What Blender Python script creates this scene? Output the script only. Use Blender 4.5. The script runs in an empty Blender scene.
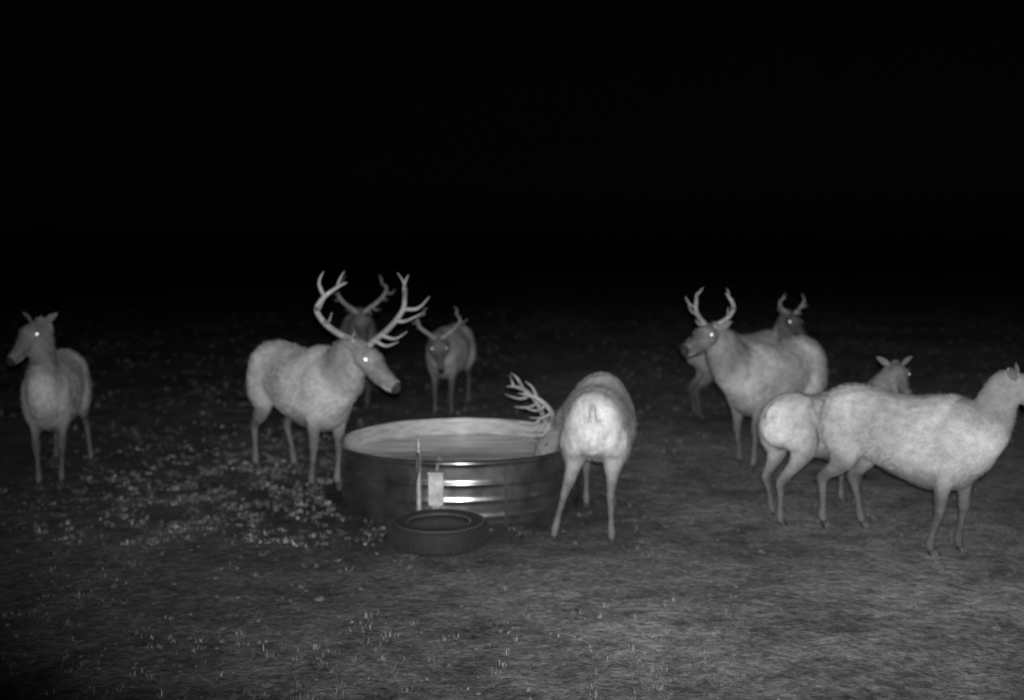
import bpy, math, random
from mathutils import Vector, Matrix, noise
random.seed(7)
scene = bpy.context.scene
F = 1098.0; CH = 2.4; PITCH = math.atan(115/F)

# ---------------------------------------------------------------- camera
cam_d = bpy.data.cameras.new("camera"); cam = bpy.data.objects.new("camera", cam_d)
scene.collection.objects.link(cam); scene.camera = cam
cam.location = (0, 0, CH); cam.rotation_euler = (math.pi/2 - PITCH, 0, 0)
cam_d.sensor_width = 36; cam_d.lens = 36*F/1024; cam_d.clip_end = 1000
cam_d.dof.use_dof = True; cam_d.dof.focus_distance = 5.5; cam_d.dof.aperture_fstop = 1.1

def P(px, py, y):
    """world point on the sight line of a spot measured in the photo, at depth y"""
    a = (px-512)/F; b = (350-py)/F
    c, s = math.cos(PITCH), math.sin(PITCH)
    d = Vector((a, c + b*s, -s + b*c))
    return Vector((0, 0, CH)) + d*(y/d.y)

# ---------------------------------------------------------------- materials
def mat(name):
    m = bpy.data.materials.new(name); m.use_nodes = True
    nt = m.node_tree; return m, nt, nt.nodes, nt.links, nt.nodes["Principled BSDF"]

def noise_mat(name, c0, c1, scale=8, rough=.8, metal=0., bump=.3, bscale=60, bdist=.01, detail=6, stretch=None):
    m, nt, N, L, B = mat(name)
    tc = N.new("ShaderNodeTexCoord")
    n = N.new("ShaderNodeTexNoise"); n.inputs["Scale"].default_value = scale; n.inputs["Detail"].default_value = detail
    n.inputs["Roughness"].default_value = .65
    src = tc.outputs["Object"]
    if stretch:
        mp = N.new("ShaderNodeMapping"); mp.inputs["Scale"].default_value = stretch; L.new(src, mp.inputs[0]); src = mp.outputs[0]
    L.new(src, n.inputs["Vector"])
    r = N.new("ShaderNodeValToRGB"); r.color_ramp.elements[0].position = .32; r.color_ramp.elements[1].position = .68
    r.color_ramp.elements[0].color = (c0, c0, c0, 1); r.color_ramp.elements[1].color = (c1, c1, c1, 1)
    L.new(n.outputs["Fac"], r.inputs["Fac"])
    L.new(r.outputs["Color"], B.inputs["Base Color"])
    B.inputs["Roughness"].default_value = rough; B.inputs["Metallic"].default_value = metal
    n2 = N.new("ShaderNodeTexNoise"); n2.inputs["Scale"].default_value = bscale; n2.inputs["Detail"].default_value = 5
    L.new(src, n2.inputs["Vector"])
    bp = N.new("ShaderNodeBump"); bp.inputs["Strength"].default_value = bump; bp.inputs["Distance"].default_value = bdist
    L.new(n2.outputs["Fac"], bp.inputs["Height"]); L.new(bp.outputs["Normal"], B.inputs["Normal"])
    return m

def fur_mat():
    m, nt, N, L, B = mat("elk_fur")
    tc = N.new("ShaderNodeTexCoord")
    def layer(scale, det, lo, hi, vec):
        n = N.new("ShaderNodeTexNoise"); n.inputs["Scale"].default_value = scale; n.inputs["Detail"].default_value = det; n.inputs["Roughness"].default_value = .7
        L.new(vec, n.inputs["Vector"])
        mr = N.new("ShaderNodeMapRange"); mr.inputs[1].default_value = .3; mr.inputs[2].default_value = .7; mr.inputs[3].default_value = lo; mr.inputs[4].default_value = hi
        L.new(n.outputs["Fac"], mr.inputs[0]); return mr.outputs[0], n.outputs["Fac"]
    a1, _ = layer(2.6, 7, .66, 1.22, tc.outputs["Object"])
    mp = N.new("ShaderNodeMapping"); mp.inputs["Scale"].default_value = (9, 24, 16); mp.inputs["Rotation"].default_value = (0, .6, 0)
    L.new(tc.outputs["Object"], mp.inputs[0])
    a2, h = layer(1, 6, .76, 1.20, mp.outputs[0])
    mu = N.new("ShaderNodeMath"); mu.operation = 'MULTIPLY'; L.new(a1, mu.inputs[0]); L.new(a2, mu.inputs[1])
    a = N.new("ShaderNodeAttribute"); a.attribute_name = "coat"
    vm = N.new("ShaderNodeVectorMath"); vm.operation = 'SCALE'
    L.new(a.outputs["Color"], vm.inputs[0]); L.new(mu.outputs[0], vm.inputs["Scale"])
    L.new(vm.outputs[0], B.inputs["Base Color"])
    B.inputs["Roughness"].default_value = 1.0
    B.inputs["Specular IOR Level"].default_value = .03
    bp = N.new("ShaderNodeBump"); bp.inputs["Strength"].default_value = .5; bp.inputs["Distance"].default_value = .02
    L.new(h, bp.inputs["Height"]); L.new(bp.outputs["Normal"], B.inputs["Normal"])
    return m
M_fur = fur_mat()
M_antler = noise_mat("antler_bone", .16, .34, 14, .6, 0, .4, 90, .006)
M_hoof = noise_mat("hoof_horn", .02, .05, 20, .5)
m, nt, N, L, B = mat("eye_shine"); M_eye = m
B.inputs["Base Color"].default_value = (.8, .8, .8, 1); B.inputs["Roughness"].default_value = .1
B.inputs["Emission Color"].default_value = (1, 1, 1, 1); B.inputs["Emission Strength"].default_value = .9  # emission stands in for flash light thrown back by the eyes
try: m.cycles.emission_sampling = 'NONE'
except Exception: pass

def link(ob, parent=None):
    scene.collection.objects.link(ob)
    if parent: ob.parent = parent
    return ob

def mesh_ob(name, verts, faces, mats, parent=None, smooth=True, fm=None):
    me = bpy.data.meshes.new(name); me.from_pydata([tuple(v) for v in verts], [], faces); me.update()
    for mm in (mats if isinstance(mats, (list, tuple)) else [mats]): me.materials.append(mm)
    if smooth: me.polygons.foreach_set("use_smooth", [True]*len(me.polygons))
    if fm: me.polygons.foreach_set("material_index", fm)
    ob = bpy.data.objects.new(name, me)
    return link(ob, parent)

def catmull(vals, n):
    out = []
    k = len(vals)
    for i in range(k-1):
        p0 = vals[max(i-1, 0)]; p1 = vals[i]; p2 = vals[i+1]; p3 = vals[min(i+2, k-1)]
        for j in range(n):
            t = j/n
            out.append([.5*((2*b)+(-a+c)*t+(2*a-5*b+4*c-d)*t*t+(-a+3*b-3*c+d)*t**3) for a, b, c, d in zip(p0, p1, p2, p3)])
    out.append(list(vals[-1])); return out

def tube(V, Fc, rings, side=Vector((0, 1, 0)), side2=None, sub=4, seg=14):
    """rings: (x,y,z,halfwidth,halfheight)"""
    R = catmull([list(r) for r in rings], sub)
    base = len(V); n = len(R)
    for i, r in enumerate(R):
        c = Vector(r[:3]); a = Vector(R[max(i-1, 0)][:3]); b = Vector(R[min(i+1, n-1)][:3])
        t = (b-a).normalized()
        s = side if side2 is None else side.lerp(side2, i/(n-1))
        s = (s - t*s.dot(t)).normalized(); u = t.cross(s)
        w = max(r[3], .002); h = max(r[4], .002)
        for k in range(seg):
            an = 2*math.pi*k/seg
            V.append(c + s*w*math.cos(an) + u*h*math.sin(an))
    for i in range(n-1):
        for k in range(seg):
            k2 = (k+1) % seg
            Fc.append((base+i*seg+k, base+i*seg+k2, base+(i+1)*seg+k2, base+(i+1)*seg+k))
    Fc.append(tuple(base+k for k in reversed(range(seg))))
    Fc.append(tuple(base+(n-1)*seg+k for k in range(seg)))

def sstep(a, b, x):
    t = min(1, max(0, (x-a)/(b-a))); return t*t*(3-2*t)

def gz(x, y):
    return .05*(noise.noise(Vector((x*.35, y*.35, 3.1)))) + .018*noise.noise(Vector((x*1.7, y*1.7, 9.)))

# ---------------------------------------------------------------- elk
def elk(name, mid, heading, scale, poll, nose, feet=((0, 0),)*4, antlers=0, spread=1.3, thick=1.05, uphint=None, tone=1.0,
        mane=0.0, eyes=True, seed=0, ear_up=.4, neck_sag=0.0, hsz=1.18, hairs=20000, drink=False):
    rnd = random.Random(seed)
    hx, hy = Vector(heading).normalized()
    root = bpy.data.objects.new(name, None); link(root)
    z0 = gz(mid[0], mid[1]) - .012
    M = Matrix(((hx, -hy, 0, mid[0]), (hy, hx, 0, mid[1]), (0, 0, 1, z0), (0, 0, 0, 1))) @ Matrix.Diagonal((scale, scale, scale, 1))
    root.matrix_world = M
    Mi = M.inverted()
    pl = Mi @ poll; ns = Mi @ nose
    f = (ns-pl).normalized()
    up = (Mi.to_3x3() @ Vector(uphint)) if uphint else Vector((0, 0, 1))
    up = (up - f*up.dot(f)).normalized(); hs = up.cross(f).normalized()      # left side of the head
    V = []; Fc = []
    T = thick
    # trunk (leg line fore at x=.50, hind at -.65)
    tube(V, Fc, [(-.88, 0, 1.09, .05, .07), (-.84, 0, 1.07, .13, .16), (-.75, 0, 1.06, .205*T, .245), (-.58, 0, 1.05, .24*T, .305),
                 (-.38, 0, 1.02, .24*T, .31), (-.15, 0, .975, .27*T, .335), (.08, 0, .945, .295*T, .37), (.28, 0, .945, .285*T, .40),
                 (.45, 0, .985, .255*T, .395), (.58, 0, 1.01, .22*T, .345), (.70, 0, 1.01, .175*T, .26), (.80, 0, 1.01, .10, .14)], seg=20)
    for sg in (1, -1):   # shoulder blade and haunch masses
        tube(V, Fc, [(.38, .11*sg, 1.26, .05, .08), (.46, .16*sg, 1.10, .075, .14), (.56, .155*sg, .92, .075, .13), (.50, .13*sg, .80, .045, .09)], seg=12)
        tube(V, Fc, [(-.40, .12*sg, 1.27, .05, .06), (-.56, .16*sg, 1.12, .09, .16), (-.66, .16*sg, .95, .085, .15), (-.62, .14*sg, .83, .055, .10)], seg=12)
    # neck
    b0 = Vector((.36, 0, 1.04)); b1 = Vector((.64, 0, 1.08 if pl.z > .95 else .98))
    nb = pl - f*.05 - up*.015
    m1 = b1.lerp(nb, .38) + Vector((0, 0, -.03-neck_sag)); m2 = b1.lerp(nb, .72) + Vector((0, 0, .01-neck_sag))
    mn = mane
    tube(V, Fc, [(*b0, .20, .30), (*b1, .175+.02*mn, .26+.03*mn), (*m1, .135+.05*mn, .20+.07*mn), (*m2, .105+.05*mn, .15+.065*mn), (*nb, .09+.01*mn, .12+.015*mn),
                 (*(nb+f*.06), .075, .085)], side=Vector((0, 1, 0)), side2=hs, seg=18)
    # head
    q = hsz
    def H(a, u, s=0):
        if a > .2: a = .2+(a-.2)*1.12
        return pl + f*a*q + up*u*q + hs*s*q
    tube(V, Fc, [(*H(-.05, .0), .05*q, .055*q), (*H(.02, .0), .080*q, .088*q), (*H(.10, .0), .088*q, .10*q), (*H(.17, -.005), .078*q, .096*q),
                 (*H(.25, -.020), .056*q, .078*q), (*H(.33, -.030), .047*q, .064*q), (*H(.39, -.036), .047*q, .060*q), (*H(.43, -.040), .042*q, .050*q), (*H(.455, -.042), .022*q, .028*q)],
         side=hs, seg=16)
    tube(V, Fc, [(*H(.08, -.07), .04*q, .03*q), (*H(.2, -.085), .036*q, .03*q), (*H(.34, -.088), .030*q, .02*q), (*H(.39, -.085), .02*q, .012*q)], side=hs, seg=10)
    for sg in (1, -1):
        tube(V, Fc, [(*H(.06, .06, .05*sg), .02, .02), (*H(.12, .055, .068*sg), .03, .027), (*H(.19, .03, .055*sg), .02, .018)], side=hs, seg=8)
    # legs
    fi = 0
    hooves = []
    for sg in (1, -1):
        dx, dy = feet[fi]; fi += 1
        y = .135*sg
        tube(V, Fc, [(.44, y*.95, 1.13, .06, .13), (.47, y*1.15, .93, .09*T, .17), (.47, y*1.1, .74, .075, .12), (.475+dx*.2, y+dy*.2, .60, .053, .07),
                     (.495+dx*.45, y+dy*.45, .43, .048, .055), (.49+dx*.5, y+dy*.5, .37, .035, .043), (.485+dx*.75, y+dy*.75, .23, .028, .035),
                     (.485+dx*.95, y+dy*.95, .115, .037, .043), (.505+dx, y+dy, .06, .030, .035), (.52+dx, y+dy, .02, .033, .038)], seg=12)
        hooves.append((.525+dx, y+dy))
    for sg in (1, -1):
        dx, dy = feet[fi]; fi += 1
        y = .145*sg
        tube(V, Fc, [(-.60, y*.75, 1.17, .08, .15), (-.57, y*1.1, .98, .12*T, .215), (-.53, y*1.2, .80, .11*T, .185), (-.56+dx*.15, y*1.12+dy*.15, .67, .078, .12),
                     (-.655+dx*.3, y*1.05+dy*.3, .56, .05, .07), (-.755+dx*.5, y+dy*.5, .465, .041, .062), (-.74+dx*.6, y+dy*.6, .39, .034, .047),
                     (-.71+dx*.8, y+dy*.8, .25, .029, .035), (-.695+dx*.95, y+dy*.95, .12, .038, .043), (-.67+dx, y+dy, .06, .031, .036), (-.655+dx, y+dy, .02, .033, .038)], seg=12)
        hooves.append((-.65+dx, y+dy))
    # tail
    tube(V, Fc, [(-.80, 0, 1.24, .03, .03), (-.855, 0, 1.19, .032, .024), (-.875, 0, 1.10, .028, .018), (-.865, 0, 1.02, .02, .02), (-.83, 0, .96, .012, .012)], seg=8)
    me = bpy.data.meshes.new("tmp"); me.from_pydata([tuple(v) for v in V], [], Fc); me.update()
    ob = bpy.data.objects.new("tmp", me); scene.collection.objects.link(ob)
    r = ob.modifiers.new("r", 'REMESH'); r.mode = 'VOXEL'; r.voxel_size = .0165; r.use_smooth_shade = True
    s = ob.modifiers.new("s", 'SMOOTH'); s.factor = .5; s.iterations = 9
    dg = bpy.context.evaluated_depsgraph_get(); dg.update()
    me2 = bpy.data.meshes.new_from_object(ob.evaluated_get(dg))
    bpy.data.objects.remove(ob)
    me2.name = "body"; me2.materials.clear(); me2.materials.append(M_fur)
    me2.polygons.foreach_set("use_smooth", [True]*len(me2.polygons))
    att = me2.color_attributes.new("coat", 'FLOAT_COLOR', 'POINT')
    nv = (nb-b1); nl = nv.length; nd = nv/nl
    norms = [v.normal.copy() for v in me2.vertices]
    info = []
    for v in me2.vertices:
        c = v.co.copy()
        dsp = noise.noise(Vector((c.x*3+seed, c.y*3, c.z*3)))*.018 + noise.noise(Vector((c.x*11+seed, c.y*11, c.z*11)))*.007
        tn = (c-b1).dot(nd)/nl
        col = .42; hl = .024
        wob = .06*noise.noise(Vector((c.x*6, c.y*6+seed, c.z*6)))
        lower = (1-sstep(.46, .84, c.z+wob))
        isneckhead = 0
        rp = (1-sstep(-.80, -.68, c.x+wob)) * sstep(.62, .78, c.z+wob) * (1-sstep(.11, .21, abs(c.y)+wob*.5))
        if c.x > .5 and tn > -.1:
            nk = sstep(-.05, .5, tn)
            dist = (c - (b1+nd*min(max(tn, 0), 1.1)*nl)).length
            if dist < .36 and (c.z > .62 or drink and c.x > .64):
                isneckhead = 1
                col *= 1-(.50+.06*mane)*nk; hl = .024+.035*nk*mane*(1-sstep(.8, 1.0, tn))
                dsp *= 1+nk*mane
        hd = (c-pl)
        a = hd.dot(f)/q
        if hd.length < .66 and a > -.02 and abs(hd.dot(hs)) < .17 and abs(hd.dot(up)) < .2:
            isneckhead = 1; hl = .010; dsp *= .3
            col = .22
            col *= 1 - .25*sstep(.15, .3, a)
            if a > .445: col = .03; hl = 0
            elif a > .34 and hd.dot(up) < -.07: col = .32
            elif a > .2 and hd.dot(up) > .02: col *= .75
        if not isneckhead:
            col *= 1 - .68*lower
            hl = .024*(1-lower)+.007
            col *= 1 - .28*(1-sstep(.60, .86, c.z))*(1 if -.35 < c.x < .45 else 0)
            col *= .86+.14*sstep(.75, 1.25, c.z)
            col = col*(1-rp) + .54*rp
        if c.z < .06: col = .05; hl = 0
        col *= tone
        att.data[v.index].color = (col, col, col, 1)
        info.append((col, hl))
        if c.z > .5: v.co = c + norms[v.index]*dsp
    body = bpy.data.objects.new("body", me2); link(body, root)
    # winter coat: short guard hairs
    V = []; Fc = []; C = []
    nvt = len(me2.vertices)
    for _ in range(hairs):
        i = rnd.randrange(nvt); col, hl = info[i]
        if hl <= 0: continue
        p = me2.vertices[i].co; nrm = norms[i]
        p = p + Vector((rnd.uniform(-.01, .01), rnd.uniform(-.01, .01), rnd.uniform(-.01, .01)))
        lay = Vector((-.8, 0, -.65)) if p.z > .7 else Vector((-.1, 0, -1))
        lay = lay - nrm*lay.dot(nrm)
        d = (lay.normalized()*1.0 + nrm*.34 + Vector((rnd.uniform(-.25, .25), rnd.uniform(-.25, .25), rnd.uniform(-.25, .25)))).normalized()
        ln = hl*rnd.uniform(.6, 1.35)
        sd = d.cross(nrm)
        if sd.length < 1e-4: continue
        sd = sd.normalized()*rnd.uniform(.0016, .003)
        b = len(V)
        p0 = p - nrm*.003
        V.extend((p0-sd, p0+sd, p+d*ln)); Fc.append((b, b+1, b+2))
        c2 = col*rnd.uniform(.6, 1.3); C.extend((c2, c2, c2, 1)*3)
    ho = mesh_ob("guard_hairs", V, Fc, M_fur, root, smooth=False)
    ho.data.color_attributes.new("coat", 'FLOAT_COLOR', 'POINT').data.foreach_set("color", C)
    # hooves
    V = []; Fc = []
    for (x, y) in hooves:
        for s2 in (1, -1):
            tube(V, Fc, [(x-.01, y+.017*s2, .075, .014, .026), (x+.005, y+.018*s2, .04, .019, .036), (x+.02, y+.019*s2, .0, .02, .042)], sub=2, seg=10)
    mesh_ob("hooves", V, Fc, M_hoof, root)
    # ears
    V = []; Fc = []
    for sg in (1, -1):
        e0 = pl + hs*.07*sg + up*.05 - f*.01
        ed = (hs*sg*1.0 + up*ear_up - f*.45 + Vector((0, 0, .15))).normalized()
        L_ = .155 + rnd.random()*.025
        wd = (ed.cross(f)).normalized()
        rr = []
        for t, w in ((-.1, .020), (.1, .026), (.35, .038), (.6, .034), (.82, .020), (1, .004)):
            rr.append((*(e0+ed*L_*t + f*(-.02*math.sin(t*2.4))), w, .010 if t < .9 else .003))
        tube(V, Fc, rr, side=wd, seg=12)
    o = mesh_ob("ears", V, Fc, M_fur, root)
    at = o.data.color_attributes.new("coat", 'FLOAT_COLOR', 'POINT')
    for d_ in at.data: d_.color = (.17*tone, .17*tone, .17*tone, 1)
    # eyes
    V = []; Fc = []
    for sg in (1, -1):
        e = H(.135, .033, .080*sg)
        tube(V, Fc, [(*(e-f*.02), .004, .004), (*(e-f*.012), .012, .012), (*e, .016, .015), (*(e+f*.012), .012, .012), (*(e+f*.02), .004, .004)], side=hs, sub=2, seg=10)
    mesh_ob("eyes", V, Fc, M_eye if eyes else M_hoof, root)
    # antlers
    if antlers:
        k = antlers
        for sg, nm in ((1, "antler_left"), (-1, "antler_right")):
            V = []; Fc = []
            org = pl + up*.08 + hs*.05*sg
            def A(a, s_, u): return org + f*(a*k) + hs*(s_*k*sg*spread) + up*(u*k)
            j = lambda: rnd.uniform(-.04, .04)
            beam = [A(0, 0, -.02), A(-.05, .09, .08), A(-.16, .27, .19), A(-.27, .42+j(), .34), A(-.33, .50+j(), .54), A(-.34, .48+j(), .76), A(-.28, .40+j(), .96), A(-.20, .33+j(), 1.10)]
            rad = [.040, .036, .033, .031, .029, .025, .017, .004]
            kk = .6+.5*k
            tube(V, Fc, [(*p, r_*kk, r_*kk) for p, r_ in zip(beam, rad)], side=f, seg=8, sub=4)
            def tine(p, q_, r_, r0=.023):
                tube(V, Fc, [(*p, r0*kk, r0*kk), (*q_, r0*.75*kk, r0*.75*kk), (*r_, .003, .003)], side=f+hs*.1, seg=7, sub=4)
            tine(beam[1], A(.18, .13+j(), .10), A(.36, .15+j(), .28))
            if k > .4: tine(beam[2].lerp(beam[1], .4), A(.12, .25+j(), .20), A(.26, .30+j(), .42))
            tine(beam[3], A(-.08, .48+j(), .44), A(.06, .52+j(), .68))
            if k > .3: tine(beam[4], A(-.14, .60+j(), .66), A(-.04, .66+j(), .95), .024)
            if k > .48: tine(beam[5], A(-.46, .50+j(), .95), A(-.48, .48+j(), 1.15))
            tine(beam[6], A(-.36, .36+j(), 1.08), A(-.42, .28+j(), 1.2), .016)
            mesh_ob(nm, V, Fc, M_antler, root)
    return root

elk("cow_elk", (-4.55, 10.85), (.22, -.97), .92, P(39, 328, 10.4), P(17, 350, 10.1), seed=1, tone=.88, thick=.97,
    feet=((0, -.03), (.06, .03), (.1, .10), (-.12, -.02)))
elk("bull_elk", (-2.04, 10.62), (.62, -.78), 1.0, P(361, 354, 9.85), P(403, 388, 9.5), antlers=.53, spread=1.75, mane=.8, seed=2, tone=1.1,
    feet=((.02, -.06), (-.10, 0), (.15, .02), (-.1, 0)), uphint=(-.1, .15, 1), hairs=34000)
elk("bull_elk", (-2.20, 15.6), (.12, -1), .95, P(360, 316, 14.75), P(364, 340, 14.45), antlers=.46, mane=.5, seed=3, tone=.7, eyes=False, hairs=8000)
elk("bull_elk", (-.84, 14.8), (-.16, -.98), .87, P(438, 342, 13.95), P(441, 366, 13.65), antlers=.40, mane=.3, seed=4, tone=.8,
    feet=((.04, 0), (-.04, 0), (0, 0), (.1, 0)), hairs=9000)
elk("bull_elk", (.72, 9.10), (.13, .99), .90, P(556, 432, 9.95), P(530, 470, 9.9), antlers=.50, mane=.3, seed=5, uphint=(-.8, -.15, .5), thick=1.18,
    feet=((.05, 0), (-.08, 0), (0.02, .20), (-.03, -.02)), eyes=False, neck_sag=-.04, tone=1.0, hairs=34000, drink=True)
elk("bull_elk", (2.75, 11.5), (-.72, -.70), .97, P(711, 334, 10.8), P(684, 347, 10.4), antlers=.31, spread=1.05, mane=.8, seed=6, tone=1.05,
    feet=((.05, 0), (-.1, 0), (.1, 0), (-.05, 0)))
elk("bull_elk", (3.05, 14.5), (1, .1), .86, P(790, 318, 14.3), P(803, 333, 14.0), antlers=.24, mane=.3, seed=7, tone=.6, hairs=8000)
elk("cow_elk", (2.72, 9.46), (.80, .55), .82, P(895, 370, 10.1), P(906, 388, 9.8), seed=8, tone=.92,
    feet=((.0, 0), (-.1, 0), (.12, .03), (-.12, 0)), neck_sag=.04)
elk("cow_elk", (3.06, 8.36), (.54, -.84), .90, P(1016, 384, 7.75), P(1058, 404, 7.6), seed=9, thick=1.06, tone=.92,
    feet=((-.08, 0.03), (-.14, 0), (.10, 0.0), (-.10, 0)), hairs=34000, neck_sag=.03)

# ---------------------------------------------------------------- ground
def ground():
    n = 260; V = []; Fc = []
    xs = [math.copysign(abs(t)**2.6, t)*400 for t in [(-1+2*i/n) for i in range(n+1)]]
    ys = [10+math.copysign(abs(t)**2.6, t)*400 for t in [(-1+2*i/n) for i in range(n+1)]]
    for y in ys:
        for x in xs:
            V.append((x, y, gz(x, y)))
    for j in range(n):
        for i in range(n):
            a = j*(n+1)+i; Fc.append((a, a+1, a+n+2, a+n+1))
    m, nt, N, L, B = mat("dry_soil")
    tc = N.new("ShaderNodeTexCoord")
    def nz(scale, det, ro=.6):
        q = N.new("ShaderNodeTexNoise"); q.inputs["Scale"].default_value = scale; q.inputs["Detail"].default_value = det; q.inputs["Roughness"].default_value = ro
        L.new(tc.outputs["Object"], q.inputs["Vector"]); return q
    def mr(sock, a, b, c, d):
        q = N.new("ShaderNodeMapRange"); q.inputs[1].default_value = a; q.inputs[2].default_value = b; q.inputs[3].default_value = c; q.inputs[4].default_value = d
        L.new(sock, q.inputs[0]); return q.outputs[0]
    def mul(a, b):
        q = N.new("ShaderNodeMath"); q.operation = 'MULTIPLY'; L.new(a, q.inputs[0]); L.new(b, q.inputs[1]); return q.outputs[0]
    big = mr(nz(.45, 4).outputs["Fac"], .35, .65, .6, 1.2)
    med = mr(nz(3.0, 8, .7).outputs["Fac"], .3, .7, .4, 1.5)
    fine = mr(nz(20, 6, .8).outputs["Fac"], .35, .68, .4, 1.7)
    v = mul(mul(big, med), fine)
    # soil colour scaled paler to the right, darker to the left
    sx = N.new("ShaderNodeSeparateXYZ"); L.new(tc.outputs["Object"], sx.inputs[0])
    v = mul(v, mr(sx.outputs[0], -2.0, 1.5, .62, 1.3))
    # churned wet mud round the tank
    vm = N.new("ShaderNodeVectorMath"); vm.operation = 'DISTANCE'; vm.inputs[1].default_value = (-.65, 9.6, 0)
    L.new(tc.outputs["Object"], vm.inputs[0])
    wet = mr(vm.outputs["Value"], 1.1, 2.2, .3, 1.0); v = mul(v, wet)
    sc = N.new("ShaderNodeMath"); sc.operation = 'MULTIPLY'; sc.inputs[1].default_value = .18; L.new(v, sc.inputs[0])
    L.new(sc.outputs[0], B.inputs["Base Color"])
    B.inputs["Roughness"].default_value = .95; B.inputs["Specular IOR Level"].default_value = .15
    vo = N.new("ShaderNodeTexVoronoi"); vo.inputs["Scale"].default_value = 8; L.new(tc.outputs["Object"], vo.inputs["Vector"])
    ad = N.new("ShaderNodeMath"); ad.operation = 'ADD'; L.new(nz(14, 8, .7).outputs["Fac"], ad.inputs[0])
    v2 = N.new("ShaderNodeMath"); v2.operation = 'MULTIPLY'; v2.inputs[1].default_value = .35; L.new(vo.outputs["Distance"], v2.inputs[0]); L.new(v2.outputs[0], ad.inputs[1])
    bp = N.new("ShaderNodeBump"); bp.inputs["Strength"].default_value = .9; bp.inputs["Distance"].default_value = .06
    L.new(ad.outputs[0], bp.inputs["Height"]); L.new(bp.outputs["Normal"], B.inputs["Normal"])
    mesh_ob("ground", V, Fc, m)
ground()

# ---------------------------------------------------------------- dry grass
def grass():
    V = []; Fc = []; C = []
    TX, TY, TR = -.47, 10.0, 1.2
    def tuft(x, y, h, nb, col, spread, wd=1.0):
        z = gz(x, y)
        for _ in range(nb):
            a = random.uniform(0, 2*math.pi); r = random.random()*spread*.6
            bx = x+math.cos(a)*r; by = y+math.sin(a)*r
            hh = h*random.uniform(.4, 1.1); ln = spread*random.uniform(.3, 1.2)
            a2 = a+random.uniform(-1, 1); w = random.uniform(.0018, .004)*wd
            px, py = -math.sin(a2)*w, math.cos(a2)*w
            mx, my = bx+math.cos(a2)*ln*.4, by+math.sin(a2)*ln*.4
            tx, ty = bx+math.cos(a2)*ln, by+math.sin(a2)*ln
            b = len(V)
            V.extend([(bx-px, by-py, z-.01), (bx+px, by+py, z-.01), (mx+px*.8, my+py*.8, z+hh*.65), (mx-px*.8, my-py*.8, z+hh*.65), (tx, ty, z+hh*random.uniform(.5, 1))])
            Fc.append((b, b+1, b+2, b+3)); Fc.append((b+3, b+2, b+4))
            c = col*random.uniform(.5, 1.4); C.extend([c]*5)
    def ok(x, y):
        return math.hypot(x-TX, y-TY) > TR and math.hypot(x+.57, y-8.38) > .42
    for _ in range(3600):
        x = random.gauss(-2.6, .95); y = random.gauss(10.1, 1.4)
        if y < 8.3 or not ok(x, y): continue
        n_ = noise.noise(Vector((x*2.3, y*2.3, 2))) + .7*noise.noise(Vector((x*6, y*6, 4)))
        if n_ < .02+random.uniform(-.25, .25): continue
        tuft(x, y, random.uniform(.012, .05), random.randint(6, 14), random.choice((.05, .07, .10, .15, .26)), random.uniform(.025, .08), 1.4)
    for _ in range(11000):
        y = 4.5+30*random.random()**1.3; x = random.uniform(-.62, .62)*y
        if not ok(x, y): continue
        n_ = noise.noise(Vector((x*.6, y*.6, 5))) + .6*noise.noise(Vector((x*2.4, y*2.4, 7)))
        lim = .25 if x > .2 and y < 12 else -.05
        if n_ < lim+random.uniform(-.15, .15): continue
        tuft(x, y, random.uniform(.012, .045)*(1 if y < 12 else 1.8), random.randint(5, 12), random.choice((.05, .08, .11, .14)), random.uniform(.03, .09)*(1 if y < 12 else 1.6), 1 if y < 12 else 2)
    m, nt, N, L, B = mat("dry_grass")
    a = N.new("ShaderNodeAttribute"); a.attribute_name = "tint"; L.new(a.outputs["Color"], B.inputs["Base Color"])
    B.inputs["Roughness"].default_value = .8
    o = mesh_ob("dry_grass", V, Fc, m, smooth=False)
    at = o.data.color_attributes.new("tint", 'FLOAT_COLOR', 'POINT')
    at.data.foreach_set("color", [q for c in C for q in (c, c, c, 1)])
grass()

def stones():
    V = []; Fc = []
    for _ in range(1100):
        y = 5+14*random.random(); x = random.uniform(-.55, .55)*y
        if math.hypot(x+.47, y-10) < 1.2 or math.hypot(x+.57, y-8.38) < .45: continue
        r = random.uniform(.006, .018) if random.random() < .96 else random.uniform(.02, .035)
        z = gz(x, y); b = len(V)
        for k in range(3):
            zz = (-.3, .35, .75)[k]; rr = (1, .95, .5)[k]
            for i in range(6):
                a = i*math.pi/3+k*.3
                V.append((x+math.cos(a)*r*rr*random.uniform(.75, 1.3), y+math.sin(a)*r*rr*random.uniform(.75, 1.3), z+r*zz*random.uniform(.6, 1.1)))
        for k in range(2):
            for i in range(6):
                Fc.append((b+k*6+i, b+k*6+(i+1) % 6, b+(k+1)*6+(i+1) % 6, b+(k+1)*6+i))
        Fc.append(tuple(b+12+i for i in range(6)))
    mesh_ob("gravel", V, Fc, noise_mat("pebble", .05, .12, 1.7, .9, 0, .3, 40), smooth=False)
stones()

# ---------------------------------------------------------------- stock tank
def lathe(name, prof, mats, parent, seg=128, fm=None, center=(0, 0, 0), smooth=True, closed=False, dent=0):
    V = []; Fc = []; FM = []
    n = len(prof)
    for i in range(seg):
        a = 2*math.pi*i/seg
        for r, z in prof:
            r2 = r + (dent*noise.noise(Vector((math.cos(a)*2.3, math.sin(a)*2.3, z*2)))*(r > .9) if dent else 0)
            V.append((center[0]+r2*math.cos(a), center[1]+r2*math.sin(a), center[2]+z))
    for i in range(seg):
        i2 = (i+1) % seg
        for k in range(n if closed else n-1):
            k2 = (k+1) % n
            Fc.append((i*n+k, i2*n+k, i2*n+k2, i*n+k2)); FM.append(fm[k] if fm else 0)
    return mesh_ob(name, V, Fc, mats, parent, smooth, FM)

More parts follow.
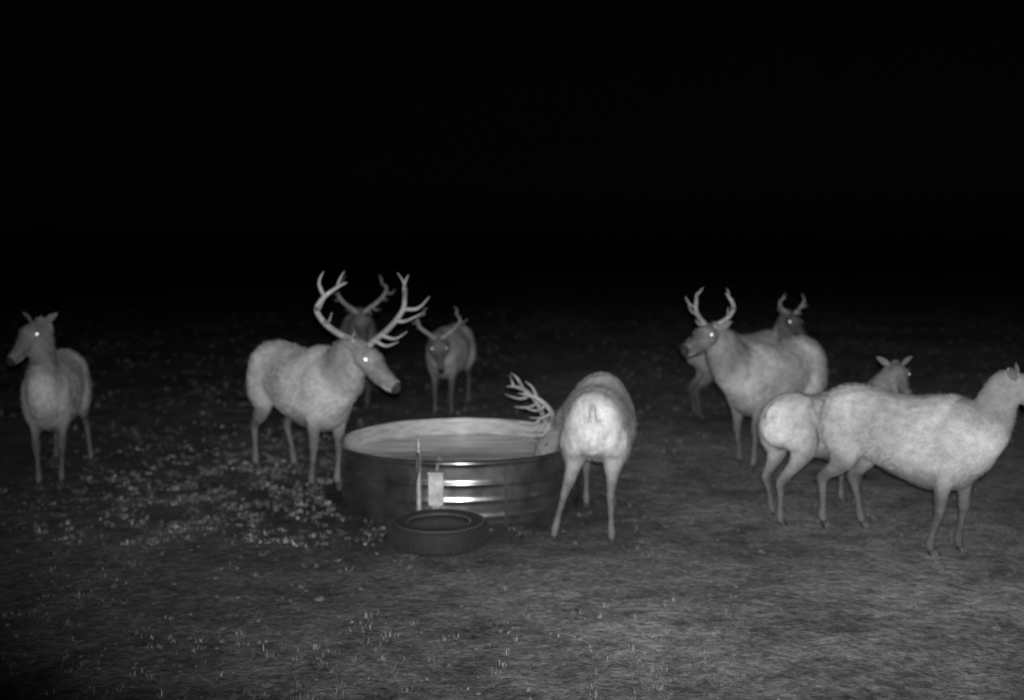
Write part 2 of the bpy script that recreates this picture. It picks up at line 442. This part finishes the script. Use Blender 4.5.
M_galv = noise_mat("galvanized_steel", .14, .42, 4, .27, .93, .14, 14, .006)
M_inner = noise_mat("lit_inner_steel", .22, .48, 5, .5, .2, .25, 30, .006, stretch=(1, 1, 7))  # inside of tank: broad, streaky reflected light put into a paler steel
M_black = noise_mat("rubber", .006, .014, 12, .85, 0, .3, 70, .004)
tank = bpy.data.objects.new("stock_tank", None); link(tank); tank.location = (-.47, 10.0, gz(-.47, 10)-.01)
R, HT = 1.10, .54
RB = ((.10, .009), (.24, .009), (.38, .013))
prof = [(R-.02, 0.0)]
for i in range(60):
    z = .015+i/59*(HT-.03)
    ribs = sum(h*math.exp(-((z-c)/.018)**2) for c, h in RB)
    prof.append((R + ribs - .006*(z < .03), z))
rim = [(R+.022*math.sin(a)*1.0+.0, HT+.018-.022*math.cos(a)) for a in [math.pi*t/10 for t in range(1, 14)]]
prof += rim
nin0 = len(prof)
for i in range(60):
    z = HT-.015-i/59*(HT-.05)
    ribs = sum(h*math.exp(-((z-c)/.018)**2) for c, h in RB)
    prof.append((R-.006+ribs, z))
prof.append((R-.03, .02)); prof.append((0.0, .02))
fm = [0 if k < nin0-1 else 1 for k in range(len(prof))]
lathe("tank_wall", prof, [M_galv, M_inner], tank, 160, fm, dent=.025)
m, nt, N, L, B = mat("tank_water")
B.inputs["Roughness"].default_value = .12; B.inputs["IOR"].default_value = 1.33
tc = N.new("ShaderNodeTexCoord"); wv = N.new("ShaderNodeTexNoise"); wv.inputs["Scale"].default_value = 6; L.new(tc.outputs["Object"], wv.inputs["Vector"])
mp = N.new("ShaderNodeMapping"); mp.inputs["Scale"].default_value = (.5, 3.5, 1); L.new(tc.outputs["Object"], mp.inputs[0])
w2 = N.new("ShaderNodeTexNoise"); w2.inputs["Scale"].default_value = 2.2; w2.inputs["Detail"].default_value = 6; L.new(mp.outputs[0], w2.inputs["Vector"])
rp = N.new("ShaderNodeValToRGB"); rp.color_ramp.elements[0].position = .36; rp.color_ramp.elements[1].position = .62
rp.color_ramp.elements[0].color = (.22, .22, .22, 1); rp.color_ramp.elements[1].color = (.75, .75, .75, 1)  # pale streaks of reflection put into the water's base colour
L.new(w2.outputs["Fac"], rp.inputs["Fac"]); L.new(rp.outputs["Color"], B.inputs["Base Color"])
bp = N.new("ShaderNodeBump"); bp.inputs["Strength"].default_value = .3; bp.inputs["Distance"].default_value = .01
L.new(wv.outputs["Fac"], bp.inputs["Height"]); L.new(bp.outputs["Normal"], B.inputs["Normal"])
WZ = .41
Vw = [(0, 0, WZ)]+[((R-.012)*math.cos(2*math.pi*i/96), (R-.012)*math.sin(2*math.pi*i/96), WZ) for i in range(96)]
mesh_ob("water", Vw, [(0, i+1, (i+1) % 96+1) for i in range(96)], m, tank)
V = []; Fc = []
for ang in (math.radians(-68), math.radians(112)):
    for s in (-.012, .012):
        for z in (.02, HT-.01):
            a = ang+s; V.append(((R+.026)*math.cos(a), (R+.026)*math.sin(a), z))
    b = len(V)-4; Fc.append((b, b+2, b+3, b+1))
mesh_ob("seam_strip", V, Fc, M_galv, tank)

# ---------------------------------------------------------------- tyre lying flat
tire = bpy.data.objects.new("old_tire", None); link(tire); tire.location = (-.57, 8.38, gz(-.57, 8.38)-.01)
RO, RI, W = .385, .235, .21
outl = [(RI, .035), (RI+.02, .012), (RI+.08, .0), (RO-.04, .012), (RO-.01, .035), (RO, .07), (RO, W-.07), (RO-.01, W-.035), (RO-.04, W-.012), (RI+.08, W),
        (RI+.02, W-.012), (RI, W-.035), (RI+.012, W-.05), (RI+.06, W-.04), (RO-.05, W-.05), (RO-.025, W/2), (RO-.05, .05), (RI+.06, .04), (RI+.012, .05)]
lathe("carcass", outl, M_black, tire, 96, closed=True)
V = []; Fc = []
for i in range(60):
    a = 2*math.pi*i/60
    for row in range(4):
        z = .04+row*.036+(.008 if i % 2 else 0); a0 = a+.01*(row % 2); a1 = a0+.072; z1 = z+.027
        b = len(V)
        for rr in (RO-.004, RO+.009):
            for (aa, zz) in ((a0, z), (a1, z), (a1, z1), (a0, z1)): V.append((rr*math.cos(aa), rr*math.sin(aa), zz))
        Fc += [(b+4, b+5, b+6, b+7), (b, b+1, b+5, b+4), (b+1, b+2, b+6, b+5), (b+2, b+3, b+7, b+6), (b+3, b, b+4, b+7)]
mesh_ob("tread_blocks", V, Fc, M_black, tire, smooth=False)
def ring(name, r, z, t, parent, mt):
    lathe(name, [(r+t*math.cos(a), z+t*.6*math.sin(a)) for a in [2*math.pi*q/8 for q in range(8)]], mt, parent, 96, closed=True)
M_rub2 = noise_mat("lit_rubber", .03, .07, 20, .6)  # paler rubber: light catching the tire's top rim put into the colour
ring("sidewall_rib", RO-.035, W-.011, .008, tire, M_rub2)
ring("bead", RI+.012, W-.022, .012, tire, M_rub2)

# ---------------------------------------------------------------- float valve and standpipe
vx, vy = -.66, 8.80
valve = bpy.data.objects.new("float_valve", None); link(valve); valve.location = (vx, vy, gz(vx, vy)-.01)
M_pl = noise_mat("weathered_plastic", .15, .40, 14, .6)
M_iron = noise_mat("iron_pipe", .16, .34, 20, .5, .3)
def bevbox(name, c, sz, mt, parent, bv=.008):
    import bmesh
    bm = bmesh.new(); bmesh.ops.create_cube(bm, size=1)
    for v in bm.verts: v.co = Vector((v.co.x*sz[0]+c[0], v.co.y*sz[1]+c[1], v.co.z*sz[2]+c[2]))
    bmesh.ops.bevel(bm, geom=list(bm.edges), offset=bv, segments=2, affect='EDGES')
    me = bpy.data.meshes.new(name); bm.to_mesh(me); bm.free(); me.materials.append(mt)
    return link(bpy.data.objects.new(name, me), parent)
bevbox("valve_housing", (.04, 0, .35), (.12, .07, .26), M_pl, valve, .008)
bevbox("housing_cap", (.04, 0, .489), (.135, .08, .016), M_pl, valve, .005)
bevbox("bracket", (.04, .0, .205), (.05, .03, .03), M_iron, valve, .004)
V = []; Fc = []
tube(V, Fc, [(-.10, 0, 0, .024, .024), (-.10, 0, .4, .021, .021), (-.10, 0, .80, .010, .010)], sub=3, seg=12)
tube(V, Fc, [(.04, 0, 0, .02, .02), (.04, 0, .24, .02, .02)], sub=1, seg=12)
mesh_ob("standpipe", V, Fc, M_iron, valve)
V = []; Fc = []
tube(V, Fc, [(-.105, -.01, .66, .008, .008), (-.10, -.03, .52, .008, .008), (-.15, -.04, .33, .008, .008), (-.24, -.05, .12, .008, .008), (-.36, -.08, .02, .008, .008), (-.6, 0, .015, .008, .008)], seg=8)
mesh_ob("cable", V, Fc, M_black, valve)
V = []; Fc = []
tube(V, Fc, [(.04, 0, .44, .012, .012), (.05, .12, .56, .012, .012), (.06, .25, .58, .012, .012), (.07, .35, .42, .012, .012)], side=Vector((1, 0, 0)), seg=10)
mesh_ob("fill_pipe", V, Fc, M_iron, valve)

# ---------------------------------------------------------------- light: night sky, faint moon, infrared flash
world = bpy.data.worlds.new("World"); scene.world = world; world.use_nodes = True
wn = world.node_tree; bg = wn.nodes["Background"]
sky = wn.nodes.new("ShaderNodeTexSky"); sky.sky_type = 'NISHITA'; sky.sun_disc = False
sky.sun_elevation = math.radians(4); sky.sun_rotation = math.radians(200)
hsv = wn.nodes.new("ShaderNodeHueSaturation"); hsv.inputs["Saturation"].default_value = 0
wn.links.new(sky.outputs[0], hsv.inputs["Color"]); wn.links.new(hsv.outputs[0], bg.inputs["Color"])
bg.inputs["Strength"].default_value = .0003
sl = bpy.data.lights.new("moon", 'SUN'); sl.energy = .002; sl.angle = math.radians(.5)
so = bpy.data.objects.new("moon", sl); link(so); so.rotation_euler = (math.radians(60), 0, math.radians(20))
fl = bpy.data.lights.new("infrared_flash", 'SPOT'); fl.energy = 4900; fl.spot_size = math.radians(66); fl.spot_blend = 1.0
fl.shadow_soft_size = .04
fo = bpy.data.objects.new("infrared_flash", fl); link(fo); fo.location = (.02, -.02, CH+.09)
tgt = P(635, 375, 12)
fo.rotation_euler = (tgt-fo.location).to_track_quat('-Z', 'Y').to_euler()
fo.scale = (1.38, .70, 1)

scene.view_settings.view_transform = 'Standard'; scene.view_settings.look = 'None'
scene.view_settings.exposure = 0; scene.view_settings.gamma = 1
